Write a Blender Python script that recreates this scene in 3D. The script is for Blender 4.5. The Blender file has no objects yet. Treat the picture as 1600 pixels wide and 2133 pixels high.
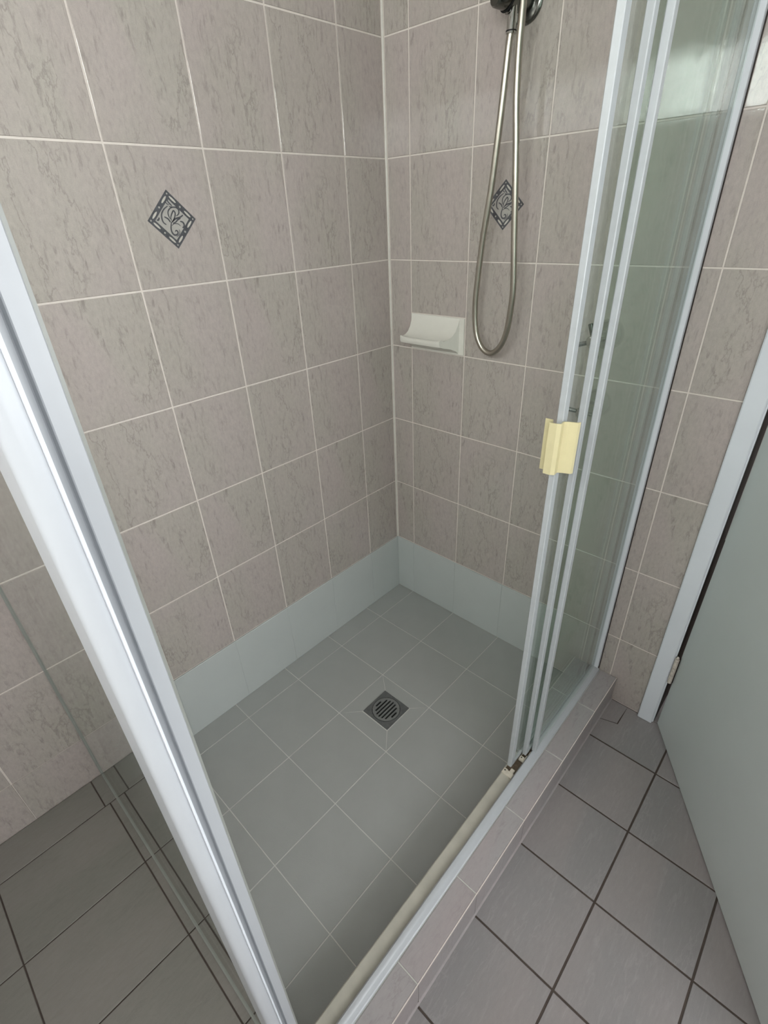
import bpy, bmesh, math, random
from mathutils import Vector, Matrix
random.seed(7)
S = bpy.context.scene
COL = S.collection

# ---------------------------------------------------------------- camera
cam = bpy.data.cameras.new('camera'); cam_o = bpy.data.objects.new('camera', cam); COL.objects.link(cam_o)
cx, cy, cz = (0.73300, 0.67905, -0.03995), (0.32211, -0.39823, -0.85887), (-0.59913, 0.61669, -0.51063)
M = Matrix(((cx[0], -cy[0], -cz[0], 1.12426), (cx[1], -cy[1], -cz[1], -1.23050), (cx[2], -cy[2], -cz[2], 1.34521), (0, 0, 0, 1)))
cam_o.matrix_world = M
cam.sensor_fit = 'HORIZONTAL'; cam.sensor_width = 36; cam.lens = 1038.585 / 1600 * 36
cam.clip_start = 0.01; cam.clip_end = 50
S.camera = cam_o

# ---------------------------------------------------------------- world, lights, exposure
S.view_settings.view_transform = 'Standard'; S.view_settings.look = 'None'
S.view_settings.gamma = 1; S.view_settings.use_curve_mapping = False
S.view_settings.exposure = 1.0
S.cycles.transparent_max_bounces = 32
W = bpy.data.worlds.new('world'); S.world = W; W.use_nodes = True
W.node_tree.nodes['Background'].inputs[0].default_value = (0.93, 0.96, 1.0, 1)
W.node_tree.nodes['Background'].inputs[1].default_value = 2.2

def area(name, loc, target, sx, sy, power, color):
    l = bpy.data.lights.new(name, 'AREA'); l.shape = 'RECTANGLE'; l.size = sx; l.size_y = sy
    l.energy = power; l.color = color
    o = bpy.data.objects.new(name, l); COL.objects.link(o); o.location = loc
    d = Vector(target) - Vector(loc)
    o.rotation_euler = d.to_track_quat('-Z', 'Y').to_euler()
    return o
area('rear_window_daylight', (1.10, -2.12, 1.84), (1.10, -1.0, 1.70), 2.15, 0.34, 19, (1.0, 0.99, 0.96))
area('side_fill_light', (2.42, -1.05, 1.32), (0.4, -0.9, 0.95), 1.2, 1.1, 7.0, (1.0, 0.99, 0.985))  # unseen fill light, added to brighten the post and left wall

# ---------------------------------------------------------------- materials
def srgb(r, g, b):
    def f(c):
        c /= 255.0
        return c / 12.92 if c <= 0.04045 else ((c + 0.055) / 1.055) ** 2.4
    return (f(r), f(g), f(b), 1)

class NT:
    def __init__(s, name):
        s.m = bpy.data.materials.new(name); s.m.use_nodes = True
        s.t = s.m.node_tree; s.b = s.t.nodes['Principled BSDF']; s.out = s.t.nodes['Material Output']
    def n(s, typ, **kw):
        x = s.t.nodes.new(typ)
        for k, v in kw.items():
            if k.startswith('i_'):
                x.inputs[k[2:].replace('_', ' ')].default_value = v
            else:
                setattr(x, k, v)
        return x
    def l(s, a, b): s.t.links.new(a, b)
    def math(s, op, a, b=None, clamp=False):
        x = s.n('ShaderNodeMath', operation=op); x.use_clamp = clamp
        for i, v in enumerate((a, b)):
            if v is None: continue
            if isinstance(v, (int, float)): x.inputs[i].default_value = v
            else: s.l(v, x.inputs[i])
        return x.outputs[0]
    def mix(s, f, a, b, mode='MIX'):
        x = s.n('ShaderNodeMix', data_type='RGBA', blend_type=mode)
        for sock, v in ((x.inputs[0], f), (x.inputs[6], a), (x.inputs[7], b)):
            if isinstance(v, (int, float)): sock.default_value = v
            elif isinstance(v, tuple): sock.default_value = v
            else: s.l(v, sock)
        return x.outputs[2]
    def noise(s, vec, scale, detail=3, rough=0.55, w=None, dist=0.0):
        x = s.n('ShaderNodeTexNoise', noise_dimensions='4D' if w is not None else '3D')
        x.inputs['Scale'].default_value = scale; x.inputs['Detail'].default_value = detail
        x.inputs['Roughness'].default_value = rough; x.inputs['Distortion'].default_value = dist
        s.l(vec, x.inputs['Vector'])
        if w is not None: s.l(w, x.inputs['W'])
        return x.outputs['Fac']
    def rng(s, v, a, b, c, d):
        x = s.n('ShaderNodeMapRange'); s.l(v, x.inputs[0])
        for i, q in enumerate((a, b, c, d)): x.inputs[i + 1].default_value = q
        return x.outputs[0]

def plain(name, col, rough=0.5, metal=0.0, var=0.06, vscale=30, bump=0.0, bscale=200, spec=0.5):
    k = NT(name); tc = k.n('ShaderNodeTexCoord').outputs['Object']
    n = k.noise(tc, vscale, 4, 0.6)
    f = k.rng(n, 0.3, 0.7, 1 - var, 1 + var)
    k.l(k.mix(1.0, col, k.n('ShaderNodeCombineColor').outputs[0], 'MULTIPLY'), k.b.inputs['Base Color'])
    cc = [x for x in k.t.nodes if x.bl_idname == 'ShaderNodeCombineColor'][0]
    for i in range(3): k.l(f, cc.inputs[i])
    k.b.inputs['Roughness'].default_value = rough; k.b.inputs['Metallic'].default_value = metal
    k.b.inputs['Specular IOR Level'].default_value = spec
    if bump > 0:
        bn = k.n('ShaderNodeBump'); bn.inputs['Strength'].default_value = bump; bn.inputs['Distance'].default_value = 0.001
        k.l(k.noise(tc, bscale, 3), bn.inputs['Height']); k.l(bn.outputs[0], k.b.inputs['Normal'])
    return k.m

def tile_mat(name, a, b, vein, vein_amt, mott, rough, stretch=(1, 0.55, 1), bumpd=0.0006, rot=0.35):
    k = NT(name)
    tc = k.n('ShaderNodeTexCoord').outputs['Object']
    oi = k.n('ShaderNodeObjectInfo').outputs['Random']
    w = k.math('MULTIPLY', k.math('FLOOR', k.math('MULTIPLY', oi, 5.0)), 3.7)
    mp = k.n('ShaderNodeMapping'); mp.inputs['Scale'].default_value = stretch
    mp.inputs['Rotation'].default_value = (0, 0, rot); k.l(tc, mp.inputs[0]); v = mp.outputs[0]
    base = k.mix(k.rng(k.noise(v, 7, 2, 0.5, w), 0.38, 0.62, 0, 1), a, b)
    # long wandering veins, mostly up the tile
    m3 = k.n('ShaderNodeMapping'); m3.inputs['Scale'].default_value = (stretch[0], 0.42 * stretch[1] / 0.55, 1)
    m3.inputs['Rotation'].default_value = (0, 0, rot * 0.45); k.l(tc, m3.inputs[0])
    vn = k.noise(m3.outputs[0], 9.5, 8, 0.60, w, 0.0)
    line = k.rng(k.math('ABSOLUTE', k.math('SUBTRACT', vn, 0.5)), 0.0, 0.0085, 0.62, 0.0)
    mask = k.rng(k.noise(v, 7, 2, 0.5, w), 0.45, 0.56, 0.0, 1.0)
    ln = k.math('MULTIPLY', line, mask)
    # short broken strokes clustered beside them
    m2 = k.n('ShaderNodeMapping'); m2.inputs['Scale'].default_value = (1.5 * stretch[0], 0.62 * stretch[1], 1)
    m2.inputs['Rotation'].default_value = (0, 0, rot * 0.6); k.l(tc, m2.inputs[0])
    st = k.rng(k.noise(m2.outputs[0], 78, 4, 0.7, w, 0.5), 0.53, 0.66, 0.0, 0.75)
    mk2 = k.rng(k.noise(v, 13, 3, 0.6, w), 0.40, 0.62, 0.25, 0.9)
    ln = k.math('MAXIMUM', ln, k.math('MULTIPLY', st, mk2))
    base = k.mix(k.math('MULTIPLY', ln, vein_amt), base, vein)
    mo = k.math('ADD', k.math('MULTIPLY', k.noise(v, 150, 5, 0.75, w), 0.6), k.math('MULTIPLY', k.noise(tc, 620, 3, 0.8, w), 0.4))
    f = k.rng(mo, 0.3, 0.7, 1 - mott, 1 + mott)
    cc = k.n('ShaderNodeCombineColor')
    for i in range(3): k.l(f, cc.inputs[i])
    base = k.mix(1.0, base, cc.outputs[0], 'MULTIPLY')
    k.l(base, k.b.inputs['Base Color'])
    k.b.inputs['Roughness'].default_value = rough
    bn = k.n('ShaderNodeBump'); bn.inputs['Strength'].default_value = 1.0; bn.inputs['Distance'].default_value = bumpd
    h = k.math('ADD', k.noise(v, 13, 3, 0.5, w), k.math('MULTIPLY', k.noise(v, 60, 4, 0.65, w), 0.35))
    k.l(h, bn.inputs['Height']); k.l(bn.outputs[0], k.b.inputs['Normal'])
    return k.m

M_WALL = tile_mat('marbled_wall_tile', srgb(182, 171, 166), srgb(179, 171, 163), srgb(118, 110, 105), 0.70, 0.16, 0.06)
M_FLOOR = tile_mat('bathroom_floor_tile', srgb(150, 143, 142), srgb(143, 139, 139), srgb(176, 169, 170), 0.42, 0.10, 0.40, (1, 0.35, 1), 0.0004, 0.6)
M_KERB = tile_mat('kerb_tile', srgb(168, 159, 159), srgb(166, 161, 161), srgb(132, 124, 122), 0.6, 0.08, 0.33)
M_LEDGE = tile_mat('ledge_tile', srgb(136, 131, 126), srgb(130, 127, 121), srgb(112, 107, 102), 0.4, 0.10, 0.40, (1, 0.35, 1), 0.0004, 1.2)
M_GROUT = plain('cream_wall_grout', srgb(226, 217, 209), 0.85, 0, 0.05, 60)
M_SILICONE = plain('white_silicone', srgb(214, 208, 200), 0.4)
M_DGROUT = plain('dark_floor_grout', srgb(78, 68, 62), 0.9, 0, 0.15, 40)
M_LGROUT = plain('light_shower_grout', srgb(204, 203, 197), 0.9, 0, 0.06, 40)
M_SHOWER = plain('grey_sealed_floor', srgb(162, 163, 160), 0.42, 0, 0.03, 12, 0.25, 500)
M_SKIRT = plain('pale_green_sealed_tile', srgb(192, 196, 194), 0.38, 0, 0.02, 6, 0.1, 200)
M_WHITE = plain('white_powdercoat', srgb(182, 185, 189), 0.30, 0, 0.015, 20)
M_ALU = plain('aged_white_aluminium', srgb(184, 188, 190), 0.35, 0.0, 0.04, 60)
M_PAINT = plain('white_gloss_paint', srgb(222, 226, 232), 0.35, 0, 0.02, 9, 0.1, 60)
M_DOOR = plain('pale_green_door_paint', srgb(204, 209, 207), 0.42, 0, 0.02, 4, 0.15, 120)
M_BED = plain('beige_track_bed', srgb(176, 172, 160), 0.5, 0, 0.08, 25)
M_DIRT = plain('brown_track_grime', srgb(98, 84, 68), 0.8, 0, 0.45, 120)
M_GUIDE = plain('cream_plastic_guide', srgb(205, 197, 182), 0.5, 0, 0.08, 80)
M_CREAM = plain('cream_plastic_handle', srgb(215, 205, 162), 0.42, 0, 0.03, 60)
M_CHROME = plain('chrome', srgb(190, 190, 186), 0.10, 1.0, 0.03, 40)
M_DCHROME = plain('dull_dark_chrome', srgb(120, 120, 116), 0.22, 1.0, 0.1, 60)
M_HOSE = plain('satin_metal_hose', srgb(178, 172, 161), 0.30, 1.0, 0.05, 60)
M_CERAMIC = plain('glazed_white_ceramic', srgb(224, 221, 212), 0.18, 0, 0.02, 40)
M_DRAIN = plain('dull_drain_metal', srgb(112, 114, 114), 0.5, 0.5, 0.14, 90)
M_GRATE = plain('worn_grate_metal', srgb(138, 140, 139), 0.45, 0.5, 0.1, 90)
M_BLACK = plain('dark_hole', srgb(12, 12, 12), 0.8)
M_RUST = plain('worn_hinge_paint', srgb(200, 190, 180), 0.6, 0, 0.25, 250)
M_HSHADOW = plain('bare_hinge_metal_and_gap_shade', srgb(52, 44, 40), 0.6, 0.4, 0.2, 100)  # also colours the painted shadow strip in the door gap
M_PLASTER = plain('painted_plaster', srgb(228, 225, 221), 0.8, 0, 0.02, 3)
M_CEIL = plain('white_ceiling', srgb(196, 195, 191), 0.9, 0, 0.01, 3)
M_INK = plain('dark_blue_grey_glaze', srgb(84, 84, 88), 0.3, 0, 0.25, 160)
M_INKBG = plain('pale_motif_ground', srgb(176, 172, 166), 0.25, 0, 0.05, 90)
M_SLOT = plain('pale_motif_slots', srgb(196, 191, 182), 0.3)
M_SEAL = plain('grey_clear_seal', srgb(150, 152, 146), 0.3, 0, 0.04, 50)

def glass_mat(name, tint, haze, hazecol):
    k = NT(name); k.t.nodes.remove(k.b)
    g = k.n('ShaderNodeNewGeometry'); lw = k.n('ShaderNodeVectorMath', operation='DOT_PRODUCT')
    k.l(g.outputs['Normal'], lw.inputs[0]); k.l(g.outputs['Incoming'], lw.inputs[1])
    c = k.math('ABSOLUTE', lw.outputs['Value'])
    F = k.math('ADD', k.math('MULTIPLY', k.math('POWER', k.math('SUBTRACT', 1.0, c), 5.0), 0.96), 0.04)
    tr = k.n('ShaderNodeBsdfTransparent'); tr.inputs[0].default_value = tint
    gl = k.n('ShaderNodeBsdfGlossy'); gl.inputs['Roughness'].default_value = 0.015; gl.inputs[0].default_value = (0.95, 0.97, 0.96, 1)
    df = k.n('ShaderNodeBsdfDiffuse'); df.inputs[0].default_value = hazecol
    tc = k.n('ShaderNodeTexCoord').outputs['Object']
    hz = k.rng(k.noise(tc, 5, 4, 0.6), 0.3, 0.7, haze * 0.6, haze * 1.4)
    m1 = k.n('ShaderNodeMixShader'); k.l(hz, m1.inputs[0]); k.l(tr.outputs[0], m1.inputs[1]); k.l(df.outputs[0], m1.inputs[2])
    m2 = k.n('ShaderNodeMixShader'); k.l(F, m2.inputs[0]); k.l(m1.outputs[0], m2.inputs[1]); k.l(gl.outputs[0], m2.inputs[2])
    k.l(m2.outputs[0], k.out.inputs[0])
    return k.m
M_GLASS = glass_mat('greenish_shower_glass', (0.94, 0.972, 0.955, 1), 0.045, srgb(165, 180, 172))
M_GLASS2 = glass_mat('clear_side_glass', (0.96, 0.98, 0.97, 1), 0.01, srgb(190, 200, 195))
M_PANE = glass_mat('window_pane_glass', (0.97, 0.98, 0.98, 1), 0.0, srgb(220, 225, 225))

# ---------------------------------------------------------------- mesh helpers
def link(name, me, mat=None, parent=None, mw=None):
    o = bpy.data.objects.new(name, me); COL.objects.link(o)
    if mat is not None and not me.materials: me.materials.append(mat)
    if parent is not None: o.parent = parent
    if mw is not None: o.matrix_local = mw
    return o
def tag(o, label=None, cat=None, group=None, kind=None):
    for k, v in (('label', label), ('category', cat), ('group', group), ('kind', kind)):
        if v: o[k] = v
    return o
def empty(name, loc=(0, 0, 0)):
    o = bpy.data.objects.new(name, None); o.empty_display_size = 0.05; COL.objects.link(o); o.location = loc
    return o
class MB:
    def __init__(s): s.v = []; s.f = []; s.mi = []; s.cur = 0
    def add(s, vs, fs):
        b = len(s.v); s.v += [tuple(q) for q in vs]
        for f in fs: s.f.append([b + i for i in f]); s.mi.append(s.cur)
    def box(s, x0, y0, z0, x1, y1, z1):
        s.add([(x0, y0, z0), (x1, y0, z0), (x1, y1, z0), (x0, y1, z0), (x0, y0, z1), (x1, y0, z1), (x1, y1, z1), (x0, y1, z1)],
              [(0, 3, 2, 1), (4, 5, 6, 7), (0, 1, 5, 4), (1, 2, 6, 5), (2, 3, 7, 6), (3, 0, 4, 7)])
    def prism(s, poly, z0, z1, axis='z'):
        n = len(poly)
        def P(p, z):
            return (p[0], p[1], z) if axis == 'z' else ((p[0], z, p[1]) if axis == 'y' else (z, p[0], p[1]))
        vs = [P(p, z0) for p in poly] + [P(p, z1) for p in poly]
        s.add(vs, [list(range(n))[::-1], [n + i for i in range(n)]] + [(i, (i + 1) % n, n + (i + 1) % n, n + i) for i in range(n)])
    def tube(s, pts, r, seg=14, cap=True):
        pts = [Vector(p) for p in pts]; rr = r if isinstance(r, (list, tuple)) else [r] * len(pts)
        rings = []; up = Vector((0.13, 0.31, 0.94)).normalized()
        for i, p in enumerate(pts):
            t = (pts[min(i + 1, len(pts) - 1)] - pts[max(i - 1, 0)]).normalized()
            a = up - t * up.dot(t)
            if a.length < 1e-3: a = Vector((1, 0, 0)) - t * t.x
            a.normalize(); b = t.cross(a); up = a
            rings.append([p + (a * math.cos(q) + b * math.sin(q)) * rr[i] for q in [2 * math.pi * j / seg for j in range(seg)]])
        vs = [q for rg in rings for q in rg]; fs = []
        for i in range(len(pts) - 1):
            for j in range(seg):
                k = (j + 1) % seg
                fs.append((i * seg + j, i * seg + k, (i + 1) * seg + k, (i + 1) * seg + j))
        if cap: fs += [list(range(seg))[::-1], [(len(pts) - 1) * seg + j for j in range(seg)]]
        s.add(vs, fs)
    def mesh(s, name, mats, smooth=False, bevel=0.0, bseg=1):
        me = bpy.data.meshes.new(name); me.from_pydata(s.v, [], s.f)
        for m in (mats if isinstance(mats, (list, tuple)) else [mats]): me.materials.append(m)
        if any(s.mi): me.polygons.foreach_set('material_index', s.mi)
        bm = bmesh.new(); bm.from_mesh(me)
        bmesh.ops.recalc_face_normals(bm, faces=bm.faces)
        if bevel > 0:
            es = [e for e in bm.edges if e.is_manifold and e.calc_face_angle(0) > 0.5]
            bmesh.ops.bevel(bm, geom=es, offset=bevel, segments=bseg, affect='EDGES', clamp_overlap=True)
        bm.to_mesh(me); bm.free()
        if smooth:
            me.polygons.foreach_set('use_smooth', [True] * len(me.polygons))
            me.set_sharp_from_angle(angle=math.radians(38))
        me.update(); return me
    def build(s, name, mat, parent=None, **kw):
        return link(name, s.mesh(name, mat, **kw), None, parent)

_cache = {}
def plate(w, h, t, ch, mat):
    key = (round(w, 4), round(h, 4), t, ch, mat.name)
    if key in _cache: return _cache[key]
    a, b = w / 2, h / 2
    r = lambda x, y, z: [(-x, -y, z), (x, -y, z), (x, y, z), (-x, y, z)]
    vs = r(a, b, 0) + r(a, b, t - ch) + r(a - ch, b - ch, t)
    fs = [(8, 9, 10, 11)]
    for i in range(4):
        j = (i + 1) % 4
        fs += [(i, j, 4 + j, 4 + i), (4 + i, 4 + j, 8 + j, 8 + i)]
    me = bpy.data.meshes.new('tile'); me.from_pydata(vs, [], fs); me.materials.append(mat); me.update()
    _cache[key] = me; return me
AX = {'left': ((0, 1, 0), (0, 0, 1), (1, 0, 0)), 'back': ((1, 0, 0), (0, 0, 1), (0, -1, 0)), 'up': ((1, 0, 0), (0, 1, 0), (0, 0, 1)),
      'right_in': ((0, -1, 0), (0, 0, 1), (-1, 0, 0)), 'out': ((0, 1, 0), (0, 0, 1), (1, 0, 0))}
T = 0.0016
def put(parent, side, centre, w, h, mat, joint, name='tile', t=T, ch=0.0007):
    """one tile: centre is the point of its back face"""
    me = plate(w - joint, h - joint, t, ch, mat)
    X, Y, Z = [Vector(q) for q in AX[side]]
    m = Matrix(((X.x, Y.x, Z.x, centre[0]), (X.y, Y.y, Z.y, centre[1]), (X.z, Y.z, Z.z, centre[2]), (0, 0, 0, 1)))
    o = link(name, me, None, parent); o.matrix_local = m
    o.rotation_euler.x += random.uniform(-1, 1) * 0.0015; o.rotation_euler.z += random.uniform(-1, 1) * 0.0012
    return o
def spans(lo, hi, joints):
    js = [lo] + [j for j in sorted(joints) if lo + 1e-4 < j < hi - 1e-4] + [hi]
    return [(a, b) for a, b in zip(js, js[1:]) if b - a > 0.012]

# ================================================================ large structure
H = 2.42
ROWS = [0.243 + 0.2471 * k for k in range(0, 9)]
LJ = [-(0.156 + 0.2 * k) for k in range(0, 10)]
BJ = [0.0837 + 0.1976 * k for k in range(0, 6)]
YR = -1.95      # rear wall, the one with the highlight window
XR = 2.25       # right-hand wall
YG = -1.196     # glass return panel

# left wall
mb = MB(); mb.box(-0.12, YR - 0.1, -0.05, -T, 0.12, H)
wall_left = tag(mb.build('wall_left', M_GROUT), 'long marbled pink grey tiled wall with the dark diamond motif left of the corner', kind='structure')
motif_tiles = []
for (z0, z1) in spans(0.243, H, ROWS):
    for (y0, y1) in spans(YR, -0.004, LJ):
        o = put(wall_left, 'left', (-T, (y0 + y1) / 2, (z0 + z1) / 2), y1 - y0, z1 - z0, M_WALL, 0.0038)
        if abs((y0 + y1) / 2 + 0.656) < 0.01 and abs((z0 + z1) / 2 - 1.355) < 0.01: motif_tiles.append(o)
for (y0, y1) in spans(YR, YG - 0.0035, [j for j in LJ if j < -1.3]):   # bottom row, beyond the shower
    put(wall_left, 'left', (-T, (y0 + y1) / 2, 0.1705), y1 - y0, 0.147, M_WALL, 0.0015)

# back wall, up to the door frame
mb = MB(); mb.box(-0.12, T, -0.05, 1.020, 0.12, H); mb.box(1.78, T, -0.05, XR + 0.1, 0.12, H); mb.box(1.020, T, 2.06, 1.78, 0.12, H)
wall_back = tag(mb.build('wall_back', M_GROUT), 'marbled tiled wall carrying the shower hose, the taps and the soap dish', kind='structure')
for (z0, z1) in spans(0.243, H, ROWS):
    for (x0, x1) in spans(0.004, 0.979, BJ):
        if 0.08 < (x0 + x1) / 2 < 0.28 and abs(z0 - 0.984) < 0.01:      # cut round the soap dish
            z0b = 1.089
            put(wall_back, 'back', ((x0 + x1) / 2, T, (z0b + z1) / 2), x1 - x0, z1 - z0b, M_WALL, 0.003); continue
        o = put(wall_back, 'back', ((x0 + x1) / 2, T, (z0 + z1) / 2), x1 - x0, z1 - z0, M_WALL, 0.0034)
        if abs((x0 + x1) / 2 - 0.381) < 0.01 and abs((z0 + z1) / 2 - 1.355) < 0.01: motif_tiles.append(o)
for (x0, x1) in spans(0.792, 0.979, BJ):
    put(wall_back, 'back', ((x0 + x1) / 2, T, 0.1215), x1 - x0, 0.243, M_WALL, 0.0034)

# corner silicone bead
mb = MB(); mb.prism([(-T, -0.0030), (0.0, -0.0036), (0.0022, -0.0022), (0.0036, 0.0), (0.0030, T), (-T, T)], 0.245, H)
mb.build('silicone_bead', M_SILICONE, wall_back)

# rear wall with the highlight window, right wall with the added fill window, ceiling
mb = MB(); mb.box(0, YR - 0.12, -0.05, XR + 0.1, YR, 1.68); mb.box(0, YR - 0.12, 1.96, XR + 0.1, YR, H)
mb.box(0, YR - 0.12, 1.68, 0.05, YR, 1.96); mb.box(2.15, YR - 0.12, 1.68, XR + 0.1, YR, 1.96)
tag(mb.build('wall_rear', M_PLASTER), kind='structure')
mb = MB(); mb.box(XR, YR, -0.05, XR + 0.1, T, 0.80); mb.box(XR, YR, 1.85, XR + 0.1, T, H)
mb.box(XR, YR, 0.80, XR + 0.1, -1.65, 1.85); mb.box(XR, -0.45, 0.80, XR + 0.1, T, 1.85)
tag(mb.build('wall_right', M_PLASTER), kind='structure')
mb = MB(); mb.box(-0.12, YR - 0.12, H, XR + 0.1, 1.3, H + 0.08)
tag(mb.build('ceiling', M_CEIL), kind='structure')
mb = MB(); mb.box(0.05, YR - 0.07, 1.68, 2.15, YR - 0.03, 1.70); mb.box(0.05, YR - 0.07, 1.94, 2.15, YR - 0.03, 1.96)
mb.box(0.05, YR - 0.07, 1.70, 0.07, YR - 0.03, 1.94); mb.box(2.13, YR - 0.07, 1.70, 2.15, YR - 0.03, 1.94)
w1 = tag(mb.build('window_1', M_WHITE), kind='structure')
mb = MB(); mb.box(0.07, YR - 0.052, 1.70, 2.13, YR - 0.048, 1.94); mb.build('pane', M_PANE, w1)
mb = MB(); mb.box(XR + 0.03, -1.65, 0.80, XR + 0.07, -0.45, 0.84); mb.box(XR + 0.03, -1.65, 1.81, XR + 0.07, -0.45, 1.85)
mb.box(XR + 0.03, -1.65, 0.84, XR + 0.07, -1.61, 1.81); mb.box(XR + 0.03, -0.49, 0.84, XR + 0.07, -0.45, 1.81)
w2 = tag(mb.build('fill_window', M_WHITE), kind='structure')  # unseen window added to hold the side fill light
mb = MB(); mb.box(XR + 0.048, -1.61, 0.84, XR + 0.052, -0.49, 1.81); mb.build('pane', M_PANE, w2)  # glass of the added fill window
# room beyond the open door
mb = MB(); mb.box(0.80, 0.12, -0.05, 0.92, 1.3, H); mb.box(1.9, 0.12, -0.05, 2.0, 1.3, H); mb.box(0.80, 1.2, -0.05, 2.0, 1.3, H)
tag(mb.build('wall_hallway', M_PLASTER), kind='structure')

# bathroom floor: grey brown tiles with dark grout
mb = MB(); mb.box(-0.12, YR - 0.1, -0.08, XR + 0.1, 1.3, -T)
floor = tag(mb.build('floor', M_DGROUT), 'grey brown floor tiles with dark grout outside the shower', kind='structure')
FX = [ 1.082, 1.2815, 1.481, 1.681, 1.881, 2.081]
FY = [-(0.1665 + 0.2 * k) for k in range(0, 9)]
for (x0, x1) in spans(0.8935, XR, FX):
    for (y0, y1) in spans(YR, 0.0, FY):
        if x0 < 0.91 and y1 > -0.01: continue
        put(floor, 'up', ((x0 + x1) / 2, (y0 + y1) / 2, -T), x1 - x0, y1 - y0, M_FLOOR, 0.0044)
# the corner tile by the shower kerb is notched around a small cut piece
J = 0.0015
mb = MB(); mb.prism([(0.8985, -0.164), (1.0795, -0.164), (1.0795, -0.002), (0.9465, -0.002), (0.9465, -0.0795), (0.8985, -0.0945)], -T, 0.0)
mb.build('tile', M_FLOOR, floor)
mb = MB(); mb.prism([(0.8985, -0.092), (0.9430, -0.0775), (0.9440, -0.040), (0.9457, -0.002), (0.8985, -0.002)], -T, 0.0)
mb.build('tile', M_FLOOR, floor)
mb = MB(); mb.box(1.02, 0.0, -T, 1.78, 0.12, 0.004); mb.build('threshold', M_FLOOR, floor)

# ================================================================ shower floor
XK0, XK1 = 0.790, 0.8955     # kerb inner and outer faces
mb = MB(); mb.box(-0.003, -1.19, -0.0014, XK0, 0.002, -0.0009)
sfloor = tag(mb.build('shower_floor', M_LGROUT), 'grey sealed tile floor of the shower sloping to the square drain', 'shower floor')
SX = [0.0765, 0.2805, 0.4815, 0.6815]; SY = [-(0.2 + 0.2018 * k) for k in range(0, 6)]
SY = [-0.2, -0.4055, -0.6075, -0.8075, -1.006]
for (x0, x1) in spans(0.0, XK0, SX):
    for (y0, y1) in spans(-1.19, 0.0, SY):
        if abs(x0 - SX[1]) < 1e-3 and abs(y1 - SY[1]) < 1e-3: continue
        put(sfloor, 'up', ((x0 + x1) / 2, (y0 + y1) / 2, -0.0009), x1 - x0, y1 - y0, M_SHOWER, 0.0024, t=0.0010, ch=0.0004)
# four mitred pieces falling to the drain
ox0, oy0, ox1, oy1 = SX[1] + .0012, SY[2] + .0012, SX[2] - .0012, SY[1] - .0012
ix0, iy0, ix1, iy1 = 0.331, -0.555, 0.438, -0.447
g = 0.0009
for A, B, Cc, D in (((ox0, oy0), (ox1, oy0), (ix1, iy0), (ix0, iy0)), ((ox1, oy0), (ox1, oy1), (ix1, iy1), (ix1, iy0)),
                    ((ox1, oy1), (ox0, oy1), (ix0, iy1), (ix1, iy1)), ((ox0, oy1), (ox0, oy0), (ix0, iy0), (ix0, iy1))):
    c = Vector(((A[0] + B[0] + Cc[0] + D[0]) / 4, (A[1] + B[1] + Cc[1] + D[1]) / 4))
    q = []
    for P in (A, B, Cc, D):
        v = c - Vector(P); v.normalize(); q.append((P[0] + v.x * g, P[1] + v.y * g))
    mb = MB()
    zo, zi = 0.0001, -0.0006
    mb.add([(q[0][0], q[0][1], zo), (q[1][0], q[1][1], zo), (q[2][0], q[2][1], zi), (q[3][0], q[3][1], zi)] +
           [(p[0], p[1], -0.0009) for p in q], [(0, 1, 2, 3), (4, 7, 6, 5), (0, 4, 5, 1), (1, 5, 6, 2), (2, 6, 7, 3), (3, 7, 4, 0)])
    mb.build('tile', M_SHOWER, sfloor)

# drain
dr = tag(empty('floor_drain', (0.3845, -0.501, 0.0)), 'square dark metal floor drain with a round slotted grate', 'drain')
mb = MB(); n = 40; R0 = 0.0450
outer = []
for i in range(n):
    a = 2 * math.pi * (i + 0.5) / n; c, s_ = math.cos(a), math.sin(a); k = 0.0515 / max(abs(c), abs(s_)); outer.append((c * k, s_ * k))
inner = [(math.cos(2 * math.pi * (i + 0.5) / n) * R0, math.sin(2 * math.pi * (i + 0.5) / n) * R0) for i in range(n)]
vs = [(x, y, 0.0022) for x, y in outer] + [(x, y, 0.0022) for x, y in inner] + [(x, y, 0.0) for x, y in outer] + [(x, y, 0.0004) for x, y in inner]
cs = [(0.0515, 0.0515), (-0.0515, 0.0515), (-0.0515, -0.0515), (0.0515, -0.0515)]
fs = []
for i in range(n):
    j = (i + 1) % n
    fs += [(i, j, n + j, n + i), (2 * n + i, 2 * n + j, j, i), (n + i, n + j, 3 * n + j, 3 * n + i)]
mb.add(vs, fs)
for c in cs:           # corner wedges
    near = sorted(range(n), key=lambda i: (outer[i][0] - c[0]) ** 2 + (outer[i][1] - c[1]) ** 2)[:2]
    p, q = outer[near[0]], outer[near[1]]
    mb.add([(p[0], p[1], 0.0022), (c[0], c[1], 0.0022), (q[0], q[1], 0.0022), (p[0], p[1], 0.0), (c[0], c[1], 0.0), (q[0], q[1], 0.0)],
           [(0, 1, 2), (0, 3, 4, 1), (1, 4, 5, 2)])
mb.build('frame', M_DRAIN, dr)
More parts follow.
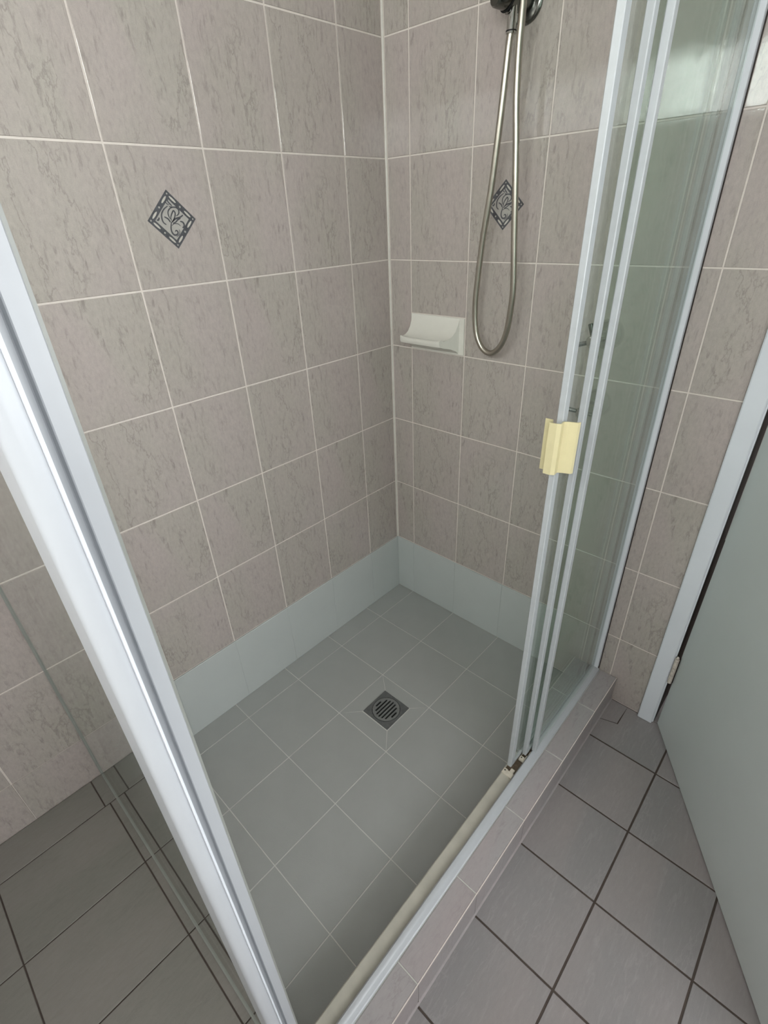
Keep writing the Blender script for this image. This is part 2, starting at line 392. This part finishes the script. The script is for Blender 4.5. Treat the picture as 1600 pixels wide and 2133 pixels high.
# round grate with seven slots running along y: built on a fine grid so the slots are real openings
def in_slot(x, y):
    for i in range(7):
        sx = (-3 + i) * 0.0108
        hl = (0.0125, 0.0275, 0.0335, 0.0355, 0.0335, 0.0275, 0.0125)[i]
        cy_ = (-0.001, 0.001, 0, 0, 0, -0.001, 0.001)[i]
        w = 0.0031
        yy = max(0, abs(y - cy_) - (hl - w))
        if (x - sx) ** 2 + yy ** 2 < w * w: return True
    return False
mb = MB(); N = 120; st = 2 * 0.0435 / N; idx = {}
def gv(i, j, z):
    k = (i, j, z)
    if k not in idx:
        idx[k] = len(mb.v); mb.v.append((-0.0435 + i * st, -0.0435 + j * st, (0.0026, -0.0006)[z]))
    return idx[k]
solid = [[False] * N for _ in range(N)]
for i in range(N):
    for j in range(N):
        x, y = -0.0435 + (i + .5) * st, -0.0435 + (j + .5) * st
        solid[i][j] = x * x + y * y < 0.0430 ** 2 and not in_slot(x, y)
for i in range(N):
    for j in range(N):
        if not solid[i][j]: continue
        mb.f.append([gv(i, j, 0), gv(i + 1, j, 0), gv(i + 1, j + 1, 0), gv(i, j + 1, 0)]); mb.mi.append(0)
        for di, dj, a, b in ((-1, 0, (i, j), (i, j + 1)), (1, 0, (i + 1, j + 1), (i + 1, j)), (0, -1, (i + 1, j), (i, j)), (0, 1, (i, j + 1), (i + 1, j + 1))):
            ii, jj = i + di, j + dj
            if not (0 <= ii < N and 0 <= jj < N and solid[ii][jj]):
                mb.f.append([gv(*a, 0), gv(*b, 0), gv(*b, 1), gv(*a, 1)]); mb.mi.append(0)
mb.build('grate', M_GRATE, dr)
mb = MB(); mb.prism([(math.cos(a) * 0.0455, math.sin(a) * 0.0455) for a in [2 * math.pi * i / 32 for i in range(32)]], -0.0007, -0.0003)
mb.build('slot_shade_disc', M_BLACK, dr)  # flat black disc painting the deep shade under the slots

# ================================================================ sealed skirting along the two shower walls
mb = MB(); mb.box(0.0, -1.19, 0.0, 0.0022, 0.0, 0.2425)
sk = tag(mb.build('baseboard_left', M_SKIRT), 'pale green sealed tile skirting at the foot of the left shower wall', kind='structure')
for (y0, y1) in spans(-1.19, -0.006, LJ):
    put(sk, 'left', (0.0022, (y0 + y1) / 2, 0.1215), y1 - y0, 0.241, M_SKIRT, 0.0016, t=0.0012, ch=0.0008)
mb = MB(); mb.box(0.0022, -0.0022, 0.0, XK0, 0.0, 0.2425)
sk = tag(mb.build('baseboard_back', M_SKIRT), 'pale green sealed tile skirting below the taps', kind='structure')
for (x0, x1) in spans(0.006, XK0, BJ):
    put(sk, 'back', ((x0 + x1) / 2, -0.0022, 0.1215), x1 - x0, 0.241, M_SKIRT, 0.0010, t=0.0012, ch=0.0008)

# ================================================================ kerb and ledge
ZK = 0.095
kerb = empty('shower_kerb'); tag(kerb, 'low tiled kerb under the sliding doors with a pale grout edge', 'kerb')
mb = MB(); mb.box(XK0, YG + 0.002, 0.0, XK1 - 0.0022, -0.001, ZK - 0.0018); mb.build('core', M_LGROUT, kerb)
KJ = [-0.1625, -0.3635, -0.5640, -0.7650, -0.9615, -1.161]
for (y0, y1) in spans(YG + 0.002, -0.001, KJ):
    put(kerb, 'up', (0.8688, (y0 + y1) / 2, ZK - 0.0018), 0.0510, y1 - y0, M_KERB, 0.0026)
    put(kerb, 'out', (XK1 - 0.0022, (y0 + y1) / 2, ZK / 2 - 0.0015), y1 - y0, ZK - 0.004, M_KERB, 0.0022, t=0.0020)
mb = MB(); mb.box(XK0 - 0.002, YG + 0.002, 0.0, XK0, -0.004, ZK - 0.004); mb.build('inner_face', M_SHOWER, kerb)
mb = MB(); mb.box(XK1 - 0.0020, YG + 0.002, ZK - 0.0017, XK1 - 0.0003, -0.001, ZK - 0.0001); mb.build('edge_grout', M_GROUT, kerb)
mb = MB(); mb.prism([(XK1 - 0.0005, 0.0), (XK1 + 0.0030, 0.0), (XK1 - 0.0005, 0.0040)], YG + 0.002, -0.001, axis='y'); mb.build('foot_grout', M_KERB, kerb)

led = tag(empty('tiled_ledge'), 'raised tiled ledge outside the glass side panel with dark joints', 'ledge')
ZL = 0.098
mb = MB(); mb.box(0.0, YR, 0.0, XK1 - 0.0022, YG, ZL - 0.0018); mb.box(0.0, YG, 0.0, XK0, YG + 0.005, ZL - 0.0018); mb.build('core', M_DGROUT, led)
LX = [0.098, 0.298, 0.498, 0.698]
for (x0, x1) in spans(0.0, XK1 - 0.002, LX):
    yj = -1.228 if x1 < 0.1 else -1.2165
    for (y0, y1) in spans(YR, YG, [yj, -1.4635, -1.7105]):
        put(led, 'up', ((x0 + x1) / 2, (y0 + y1) / 2, ZL - 0.0018), x1 - x0, y1 - y0, M_LEDGE, 0.0028)
for (y0, y1) in spans(YR, YG, [-1.4635, -1.7105]):
    put(led, 'out', (XK1 - 0.0022, (y0 + y1) / 2, ZL / 2), y1 - y0, ZL - 0.004, M_FLOOR, 0.003, t=0.0020)
mb = MB(); mb.box(0.001, YG + 0.005, 0.0, XK0, YG + 0.0065, ZL - 0.006); mb.build('inner_face', M_SHOWER, led)

# ================================================================ shower screen frame: post, track, header, wall channel
ZT = 1.98
# corner post, outline in plan
arc = []
for i in range(9):     # rounded nose towards the room
    a = math.pi * 0.5 * i / 8
    arc.append((0.8680 + 0.0070 * math.sin(a), -1.2008 + 0.0085 * (1 - math.cos(a))))
mb = MB(); mb.prism([(0.8385, -1.2012)] + arc + [(0.8745, -1.1880), (0.8600, -1.1868), (0.8385, -1.1868)], 0.088, ZT)
post = tag(empty('corner_post'), 'tall white metal corner post at the near end of the shower', 'post')
mb.build('post_body', M_WHITE, post, smooth=True)
mb = MB(); mb.prism([(0.8560, -1.1772), (0.8560, -1.1668), (0.8240, -1.1668), (0.8240, -1.1867), (0.8475, -1.1867), (0.8475, -1.1772)], 0.090, ZT); mb.build('receiver_channel', M_WHITE, post, bevel=0.0006)
mb = MB(); mb.box(0.8480, -1.1668, 0.1, 0.8505, -1.1638, ZT); mb.build('seal_strip', M_SEAL, post)
LEAN = 0.006
post.rotation_euler = (-LEAN, 0, 0); post.location = (0, 1.05 * -LEAN, -1.19 * LEAN * 1.0)
mb = MB(); mb.box(0.8660, -1.1879, 0.088, 0.8785, -1.1864, ZT); mb.build('edge_lip', M_PAINT, post, bevel=0.0005, bseg=2)  # lip in lighter paint than the post, standing for its edge glint
# floor track
TR = fr = tag(empty('door_track'), 'white and beige floor track on the kerb that carries the sliding doors', 'door track')
mb = MB(); mb.prism([(0.7905, 0.0), (0.8195, 0.0), (0.8195, 0.0022), (0.7925, 0.0052), (0.7905, 0.0040)][::1], YG + 0.034, -0.4975, axis='y')
bed = link('track_cover', mb.mesh('track_cover', M_BED, bevel=0.0004), None, TR); bed.location = (0, 0, ZK - 0.0018)
mb = MB(); mb.prism([(0.8195, 0.0), (0.8428, 0.0), (0.8428, 0.0035), (0.8400, 0.0045), (0.8345, 0.0115), (0.8290, 0.0145), (0.8235, 0.0145), (0.8225, 0.0080), (0.8195, 0.0060)], YG + 0.030, -0.004, axis='y')
rail = link('outer_rail', mb.mesh('outer_rail', M_WHITE, smooth=True, bevel=0.0005), None, TR); rail.location = (0, 0, ZK - 0.0018)
mb = MB(); mb.box(0.7905, -0.4975, 0.0, 0.8195, -0.004, 0.0012)
o = link('track_bed', mb.mesh('track_bed', M_DIRT), None, TR); o.location = (0, 0, ZK - 0.0018)
mb = MB(); mb.box(0.7905, -0.4975, 0.0012, 0.7925, -0.004, 0.0070); mb.box(0.8055, -0.4350, 0.0012, 0.8068, -0.004, 0.0065)
o = link('inner_lips', mb.mesh('inner_lips', M_BED), None, TR); o.location = (0, 0, ZK - 0.0018)
def guide(x0, x1, y0, y1):
    mb = MB(); xc, yc = x0 + 0.005, (y0 + y1) / 2 + 0.001; r = 0.0019
    z0, z1 = ZK, ZK + 0.0085
    mb.box(x0, y0, z0, x1, y1, z1 - 0.003); mb.box(x0, y0, z1 - 0.003, x0 + 0.011, y1, z1)
    mb.box(x0 + 0.014, y1 - 0.001, z0, x1 - 0.003, y1 + 0.011, z1 - 0.003)
    o = mb.build('door_guide', M_GUIDE, fr, bevel=0.0008)
    m2 = MB(); m2.tube([(xc, yc, z1 - 0.002), (xc, yc, z1 + 0.0002)], r, 12); m2.build('screw_hole', M_BLACK, o)
guide(0.7915, 0.8190, -0.4975, -0.4830)
guide(0.8060, 0.8200, -0.4380, -0.4260)
guide(0.8200, 0.8290, -0.4120, -0.4000)
# wall channel and header
wc = tag(empty('wall_channel'), 'slim white upright channel where the doors meet the tap wall', 'channel')
mb = MB(); mb.box(0.8250, -0.0150, ZK + 0.013, 0.8375, -0.0004, ZT); mb.build('outer_leg', M_PAINT, wc, bevel=0.0008)
mb = MB(); mb.box(0.7910, -0.0070, ZK + 0.013, 0.8250, -0.0004, ZT)
for xx in (0.791, 0.8035, 0.816): mb.box(xx, -0.0130, ZK + 0.013, xx + 0.002, -0.0070, ZT)
mb.build('inner_ribs', M_SEAL, wc)
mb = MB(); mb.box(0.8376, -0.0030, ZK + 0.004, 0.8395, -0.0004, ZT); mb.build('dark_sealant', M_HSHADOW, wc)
hr = tag(empty('header_rail'), 'white head rail above the shower doors', 'rail')
mb = MB(); mb.box(0.7850, YG + 0.040, ZT + 0.001, 0.8450, -0.0005, ZT + 0.045); mb.build('front_rail', M_WHITE, hr, bevel=0.002)
mb = MB(); mb.box(0.0005, YG - 0.008, ZT + 0.001, 0.8450, YG + 0.039, ZT + 0.045); mb.build('side_rail', M_WHITE, hr, bevel=0.002)

# glass return panel seen almost edge on
gp = tag(empty('glass_side_panel', (0.42, YG, ZL)), 'fixed clear glass side panel seen edge on left of the corner post', 'glass panel')
mb = MB(); mb.box(-0.414, -0.0025, 0.002, 0.4034, 0.0025, ZT - ZL); mb.build('pane', M_GLASS2, gp)
mb = MB(); mb.box(-0.4195, -0.0052, 0.0003, 0.4034, -0.0026, 0.0030); mb.build('bottom_bead', M_SEAL, gp)
mb = MB(); mb.box(-0.4195, -0.0058, 0.0035, -0.4150, -0.0026, ZT - ZL); mb.build('wall_bead', M_SEAL, gp)

# ================================================================ three sliding panels pushed to the tap end
def slider(name, xc, yf, yb, fw, depth, label, trail=True):
    o = tag(empty(name, (xc, yf, ZK)), label, 'sliding door', 'sliding glass shower doors')
    L = yb - yf; h = ZT - ZK; d = depth / 2
    mb = MB(); mb.prism([(-d, 0.0012), (-d + 0.0012, 0), (d - 0.0012, 0), (d, 0.0012), (d, fw), (-d, fw)], 0.012, h)
    mb.build('front_stile', M_ALU, o)
    mb = MB(); mb.box(-0.002, fw, 0.010, 0.002, L, h); mb.build('pane', M_GLASS, o)
    mb = MB(); mb.box(-d * .8, fw, 0.006, d * .8, L, 0.014); mb.build('bottom_rail', M_ALU, o)
    if trail:
        mb = MB(); mb.box(-d * .7, L - 0.012, 0.0142, d * .7, L, h); mb.build('rear_stile', M_ALU, o)
    return o
s1 = slider('sliding_door', 0.7995, -0.4760, -0.085, 0.0160, 0.0112, 'innermost sliding glass door, the one with the cream handle')
slider('sliding_door', 0.8120, -0.4220, -0.055, 0.0130, 0.0108, 'middle sliding glass door between the handled door and the outer one')
slider('sliding_door', 0.8260, -0.3970, -0.016, 0.0120, 0.0110, 'outermost sliding glass door beside the door frame', False)
# cream clip handle
prof = [(0.7770, -0.4800), (0.7885, -0.4795), (0.7905, -0.4935), (0.8035, -0.4930), (0.8095, -0.4890), (0.8085, -0.4775), (0.8150, -0.4735), (0.8280, -0.4690), (0.8302, -0.4640)]
th = 0.0022
left = []; right = []
for i, p in enumerate(prof):
    a = Vector(prof[max(i - 1, 0)]); b = Vector(prof[min(i + 1, len(prof) - 1)]); t = (b - a).normalized(); nn = Vector((-t.y, t.x))
    right.append((p[0] - 0.7995, p[1] + 0.4760)); left.append((p[0] + nn.x * th - 0.7995, p[1] + nn.y * th + 0.4760))
mb = MB()
nP = len(prof)
for i in range(nP - 1):
    mb.add([(right[i][0], right[i][1], 0.861), (right[i + 1][0], right[i + 1][1], 0.861), (left[i + 1][0], left[i + 1][1], 0.861), (left[i][0], left[i][1], 0.861),
            (right[i][0], right[i][1], 0.952), (right[i + 1][0], right[i + 1][1], 0.952), (left[i + 1][0], left[i + 1][1], 0.952), (left[i][0], left[i][1], 0.952)],
           [(0, 3, 2, 1), (4, 5, 6, 7), (0, 1, 5, 4), (1, 2, 6, 5), (2, 3, 7, 6), (3, 0, 4, 7)])
hd = mb.build('handle', M_CREAM, s1)
hd['label'] = 'cream plastic finger pull'

# ================================================================ open door, architrave and hinge
mb = MB(); mb.prism([(0.9790, 0.0), (0.9790, -0.0120), (0.9815, -0.0140), (1.0165, -0.0140), (1.0190, -0.0120), (1.0190, 0.0)], 0.002, 2.10)
tr = tag(mb.build('trim_1', M_PAINT), 'white architrave beside the open door', kind='structure')
mb = MB(); mb.box(1.0190, -0.0075, 0.004, 1.0222, 0.118, 2.06); mb.build('door_jamb', M_PAINT, tr)
mb = MB(); mb.box(1.0223, 0.0010, 0.004, 1.0228, 0.118, 2.06); mb.build('gap_shade_strip', M_HSHADOW, tr)  # thin dark strip painting the shadow in the gap beside the door
mb = MB(); mb.box(0.979, -0.014, 2.06, 1.85, 0.0, 2.12); mb.box(1.78, -0.014, 0.0, 1.83, 0.0, 2.06); mb.build('head_trim', M_PAINT, tr)
dv = Vector((0.549, -0.836, 0)); dn = Vector((0.836, 0.549, 0))
door = bpy.data.objects.new('door_1', None)
mb = MB(); mb.box(0, 0, 0.006, 0.735, 0.035, 2.04)
me = mb.mesh('door_1', M_DOOR, bevel=0.001)
door = link('door_1', me)
door.matrix_world = Matrix(((dv.x, dn.x, 0, 1.0325), (dv.y, dn.y, 0, -0.0040), (0, 0, 1, 0), (0, 0, 0, 1)))
tag(door, 'plain pale green grey door standing open into the room', kind='structure')
hg = empty('hinge'); hg.parent = door; bpy.context.view_layer.update(); hg.matrix_parent_inverse = door.matrix_world.inverted(); hg.location = (1.0262, -0.0130, 0.187)
hg['label'] = 'worn painted butt hinge'
for z0, z1, r_, m_ in ((0.000, 0.0285, 0.0056, M_RUST), (0.0310, 0.0575, 0.0056, M_RUST), (0.0600, 0.090, 0.0056, M_RUST)):
    mb = MB(); mb.tube([(0, 0, z0), (0, 0, z1)], r_, 12); mb.build('knuckle', m_, hg, smooth=True)
mb = MB(); mb.tube([(0, 0, 0.092), (0, 0, 0.096), (0, 0, 0.099)], [0.0036, 0.0040, 0.0020], 12); mb.build('pin', M_RUST, hg, smooth=True)
mb = MB(); mb.box(-0.0052, 0.0030, -0.002, 0.0075, 0.0062, 0.094); mb.build('leaf', M_HSHADOW, hg)

# ================================================================ soap dish
sd = tag(empty('soap_dish', (0.0837, 0.0, 0.984)), 'white glazed ceramic soap dish set into the tiled wall', 'soap dish')
mb = MB(); mb.box(0.0015, -0.0030, 0.0015, 0.1960, T, 0.1040); mb.build('back_plate', M_CERAMIC, sd, bevel=0.0014)
prf = [(-0.003, 0.1020), (-0.0075, 0.0860), (-0.0150, 0.0680), (-0.0260, 0.0545), (-0.0400, 0.0465), (-0.0540, 0.0440), (-0.0600, 0.0460), (-0.0650, 0.0480), (-0.0685, 0.0455),
       (-0.0690, 0.0380), (-0.0660, 0.0320), (-0.0540, 0.0280), (-0.0300, 0.0220), (-0.0120, 0.0140), (-0.003, 0.0060)]
mb = MB(); NX = 24; rings = []
for i in range(NX + 1):
    u = i / NX
    row = []
    for (py, pz) in prf:
        d = -py / 0.069
        xl = 0.006 + 0.004 * d ** 2; xr = 0.181 - 0.024 * d
        x = xl + (xr - xl) * u
        e = abs(2 * u - 1)
        dip = 0.0035 * (e ** 6) * (1 if pz > 0.043 else 0) * min(1, d * 1.6)
        row.append((x, py * (1 - 0.05 * e ** 8), pz + dip))
    rings.append(row)
nP = len(prf); vs = [q for r in rings for q in r]; fs = []
for i in range(NX):
    for j in range(nP - 1): fs.append((i * nP + j, i * nP + j + 1, (i + 1) * nP + j + 1, (i + 1) * nP + j))
fs += [list(range(nP)), [NX * nP + j for j in range(nP)][::-1]]
mb.add(vs, fs); mb.build('tray', M_CERAMIC, sd, smooth=True)

# ================================================================ shower hose, outlet and hand shower
def smooth_path(p, n=10):
    out = []
    for i in range(len(p) - 1):
        p0, p1, p2, p3 = [Vector(p[max(0, min(len(p) - 1, k))]) for k in (i - 1, i, i + 1, i + 2)]
        for t in [j / n for j in range(n)]:
            out.append(0.5 * ((2 * p1) + (-p0 + p2) * t + (2 * p0 - 5 * p1 + 4 * p2 - p3) * t * t + (-p0 + 3 * p1 - 3 * p2 + p3) * t ** 3))
    out.append(Vector(p[-1])); return out
hs = tag(empty('shower_hose', (0.392, -0.05, 1.01)), 'satin metal shower hose hanging in a long loop', 'hose')
hp = [(0.394, -0.045, 1.655), (0.391, -0.045, 1.63), (0.3845, -0.0435, 1.556), (0.3760, -0.042, 1.473), (0.3650, -0.040, 1.383), (0.3490, -0.038, 1.284), (0.3370, -0.036, 1.174), (0.3350, -0.035, 1.115),
      (0.3410, -0.035, 1.066), (0.3570, -0.036, 1.034), (0.3760, -0.037, 1.018), (0.3950, -0.038, 1.016), (0.4140, -0.039, 1.028), (0.4290, -0.040, 1.050), (0.4400, -0.042, 1.085), (0.4460, -0.044, 1.130), (0.4490, -0.046, 1.182), (0.4420, -0.048, 1.283),
      (0.4360, -0.050, 1.379), (0.4300, -0.052, 1.467), (0.4240, -0.055, 1.549), (0.4220, -0.056, 1.625), (0.4230, -0.056, 1.662), (0.4240, -0.056, 1.720), (0.4240, -0.056, 1.775)]
off = Vector((0.392, -0.05, 1.01))
pts = [q - off for q in smooth_path(hp, 8)]
mb = MB(); mb.tube(pts, 0.0074, 16); mb.build('hose', M_HOSE, hs, smooth=True)
mb = MB(); mb.tube([Vector(q) - off for q in ((0.3955, -0.0455, 1.692), (0.3945, -0.0450, 1.656), (0.3944, -0.0450, 1.6545), (0.3943, -0.0450, 1.6515))], [0.0098, 0.0098, 0.0104, 0.0104], 20)
mb.build('hose_nut', M_CHROME, hs, smooth=True)
mb = MB(); mb.tube([Vector(q) - off for q in ((0.3944, -0.0450, 1.6568), (0.3944, -0.0450, 1.6550))], 0.0108, 20); mb.build('rubber_ring', M_BLACK, hs, smooth=True)
br = tag(empty('shower_outlet_bracket', (0.400, 0.0, 1.705)), 'dark chrome wall outlet and hand shower bracket above the hose', 'bracket')
mb = MB(); mb.tube([(0, 0, 0), (0, -0.004, 0), (0, -0.007, 0), (0, -0.008, 0)], [0.0360, 0.0360, 0.0335, 0.0300], 40); mb.build('wall_flange', M_DCHROME, br, smooth=True)
mb = MB(); mb.tube([(0, -0.007, 0), (-0.004, -0.030, -0.001), (-0.009, -0.048, -0.001)], [0.0200, 0.0185, 0.0180], 28); mb.build('outlet_body', M_DCHROME, br, smooth=True)
mb = MB(); mb.tube([(-0.009, -0.046, 0.001), (-0.014, -0.060, 0.003), (-0.021, -0.078, 0.006), (-0.0225, -0.081, 0.0065)], [0.0205, 0.0230, 0.0235, 0.0215], 28); mb.build('knob', M_DCHROME, br, smooth=True)
mb = MB(); mb.tube([(-0.0115, -0.053, 0.000), (-0.0122, -0.055, 0.0005)], 0.0236, 28); mb.build('collar', M_BLACK, br, smooth=True)
mb = MB(); mb.tube([(-0.0095, -0.0455, -0.010), (-0.0095, -0.0455, -0.022)], 0.0115, 20); mb.build('spigot', M_DCHROME, br, smooth=True)
ha = tag(empty('hand_shower', (0.424, -0.056, 1.785)), 'chrome hand shower parked above the bracket', 'hand shower')
mb = MB(); mb.tube([(0, 0, -0.012), (0, 0, 0.01), (0, -0.005, 0.08), (0, -0.012, 0.15)], [0.010, 0.012, 0.013, 0.014], 18); mb.build('grip', M_CHROME, ha, smooth=True)
mb = MB(); mb.tube([(0, -0.008, 0.165), (0, -0.03, 0.155), (0, -0.042, 0.150)], [0.020, 0.042, 0.044], 28); mb.build('head', M_CHROME, ha, smooth=True)

# ================================================================ two cross taps
def tap(loc, rot, label):
    t = tag(empty('shower_tap', loc), label, 'tap', 'shower taps')
    mb = MB(); mb.tube([(0, 0.0, 0), (0, -0.004, 0), (0, -0.012, 0), (0, -0.022, 0), (0, -0.026, 0)], [0.0345, 0.0342, 0.0280, 0.0160, 0.0125], 28)
    mb.build('escutcheon', M_CHROME, t, smooth=True)
    mb = MB(); mb.tube([(0, -0.024, 0), (0, -0.060, 0), (0, -0.064, 0), (0, -0.082, 0)], [0.0110, 0.0100, 0.0135, 0.0135], 20)
    mb.build('spindle_cover', M_CHROME, t, smooth=True)
    mb = MB(); mb.tube([(0, -0.080, 0), (0, -0.094, 0), (0, -0.099, 0), (0, -0.101, 0)], [0.0140, 0.0140, 0.0105, 0.004], 20)
    hb = mb.build('handle_hub', M_CHROME, t, smooth=True)
    for k in range(4):
        a = rot + k * math.pi / 2; c, s_ = math.cos(a), math.sin(a)
        mb = MB(); mb.tube([(c * 0.010, -0.087, s_ * 0.010), (c * 0.037, -0.087, s_ * 0.037), (c * 0.0385, -0.087, s_ * 0.0385)], [0.0046, 0.0056, 0.0044], 14)
        mb.build('spoke', M_DCHROME, hb, smooth=True)
    return t
tap((0.682, 0.0, 1.088), math.radians(19), 'upper chrome cross tap behind the sliding doors')
tap((0.684, 0.0, 0.925), math.radians(-3), 'lower chrome cross tap behind the sliding doors')

# ================================================================ diamond motifs printed and fired on two tiles
STR = {'stem': (2.2, [(-3.0, -3.3), (-5.6, -10.1), (-7.2, -16.9), (-6.2, -23.0), (-2.1, -27.1), (4.1, -26.1), (6.3, -21.8), (3.3, -19.1), (0.6, -21.1)]),
 'p1': (1.9, [(-2.5, -1.6), (-2.0, 5.1), (3.7, 13.4), (7.0, 15.8), (9.0, 11.6), (5.9, 4.0), (-1.6, -4.2)]), 'p2': (1.7, [(-4.2, 1.8), (-6.4, 8.6), (-5.1, 15.3), (0.4, 20.2), (6.0, 21.7)]),
 'p3': (1.9, [(10.2, 6.5), (16.6, 10.6), (17.9, 17.3), (13.2, 21.6), (5.0, 22.2), (-0.8, 23.5)]), 'l1': (2.0, [(-5.3, -4.1), (-8.8, 1.9), (-15.9, 5.9)]),
 'l2': (2.2, [(-2.2, -4.2), (6.7, 1.5), (16.9, 3.7), (25.4, 7.8)]), 'arc': (2.0, [(-3.6, 24.4), (-13.3, 18.8), (-20.2, 10.6), (-21.7, 1.5), (-19.8, -4.4), (-15.2, -8.0)]),
 'c1': (1.7, [(-0.5, -6.0), (6.3, -4.1), (11.5, -0.4), (18.5, 2.0)]), 'c2': (2.4, [(16.1, -3.1), (21.1, -4.6), (23.5, -8.6), (22.1, -12.9), (18.4, -14.9)]),
 'b1': (2.2, [(-26.8, 5.0), (-29.5, 0.9), (-33.1, 0.6)]), 'f1': (1.9, [(0.2, 38.3), (-1.3, 32.6), (2.4, 27.6), (5.6, 24.2)]), 'f2': (1.2, [(-6.7, 31.9), (-4.5, 28.5), (-0.1, 26.0)]),
 'c3': (1.0, [(-3.8, -10.1), (2.4, -6.9), (10.6, -7.7), (14.9, -11.7)]), 'c4': (1.0, [(10.1, -17.6), (10.5, -22.0), (7.6, -27.1), (1.3, -30.3)])}
def motif_mesh():
    mb = MB(); z = T
    def dia(r0, r1, za, zb, mi):
        mb.cur = mi
        o = [(0, r1), (r1, 0), (0, -r1), (-r1, 0)]; i_ = [(0, r0), (r0, 0), (0, -r0), (-r0, 0)]
        vs = [(x, y, zb) for x, y in o] + [(x, y, zb) for x, y in i_] + [(x, y, za) for x, y in o] + [(x, y, za) for x, y in i_]
        fs = []
        for k in range(4):
            j = (k + 1) % 4
            fs += [(k, j, 4 + j, 4 + k), (8 + k, 8 + j, j, k), (4 + k, 4 + j, 12 + j, 12 + k)]
        mb.add(vs, fs)
    mb.cur = 1; r = 0.0375
    mb.add([(0, r, z + .00015), (r, 0, z + .00015), (0, -r, z + .00015), (-r, 0, z + .00015)], [(0, 3, 2, 1)])
    dia(0.0365, 0.0525, z, z + 0.00035, 0)
    # pale slots: two a side, and small round studs at corners and side middles
    for k in range(4):
        a = math.pi / 4 + k * math.pi / 2
        nx, ny = math.cos(a), math.sin(a); tx, ty = -ny, nx; d = 0.0445 / math.sqrt(2)
        for s_ in (-1, 1):
            c0 = s_ * 0.0185; hl, hw = 0.0085, 0.0021
            mb.cur = 2; poly = []
            for q in range(12):
                b = 2 * math.pi * q / 12; u = c0 + hl * math.cos(b); v = d + hw * math.sin(b)
                poly.append((nx * v + tx * u, ny * v + ty * u, z + 0.0005))
            mb.add(poly, [list(range(12))])
        for u0, rr in ((0, 0.0020),):
            mb.cur = 1
            mb.add([(nx * (d + rr * math.sin(b)) + tx * (u0 + rr * math.cos(b)), ny * (d + rr * math.sin(b)) + ty * (u0 + rr * math.cos(b)), z + 0.0005) for b in [2 * math.pi * q / 8 for q in range(8)]], [list(range(8))])
    for c in ((0, 1), (1, 0), (0, -1), (-1, 0)):
        mb.cur = 1; rr = 0.0017
        mb.add([(c[0] * 0.0455 + rr * math.cos(b), c[1] * 0.0455 + rr * math.sin(b), z + 0.0005) for b in [2 * math.pi * q / 8 for q in range(8)]], [list(range(8))])
    mb.cur = 0
    for kk, (w, pl) in STR.items():
        ps = smooth_path([(x / 1000, y / 1000, 0) for x, y in pl], 6); n = len(ps)
        vs = []; fs = []
        for i, p in enumerate(ps):
            t = (ps[min(i + 1, n - 1)] - ps[max(i - 1, 0)]).normalized(); nn = Vector((-t.y, t.x, 0))
            ww = w / 2000 * 1.5 * (0.35 + 0.65 * math.sin(math.pi * min(1, max(0, (i + 0.6) / (n + 0.2)))) ** 0.6)
            vs += [(p.x + nn.x * ww, p.y + nn.y * ww, z + 0.0004), (p.x - nn.x * ww, p.y - nn.y * ww, z + 0.0004)]
        for i in range(n - 1): fs.append((2 * i, 2 * i + 1, 2 * i + 3, 2 * i + 2))
        mb.add(vs, fs)
    me = bpy.data.meshes.new('motif'); me.from_pydata(mb.v, [], mb.f)
    for m in (M_INK, M_INKBG, M_SLOT): me.materials.append(m)
    me.polygons.foreach_set('material_index', mb.mi); me.update()
    bm = bmesh.new(); bm.from_mesh(me)
    for f in bm.faces:
        if abs(f.normal.z) > 0.7 and f.normal.z < 0: f.normal_flip()
    bm.to_mesh(me); bm.free(); return me
mm = motif_mesh()
for t_ in motif_tiles:
    o = link('diamond_motif', mm, None, t_); o['label'] = 'dark diamond motif with a curling tulip'
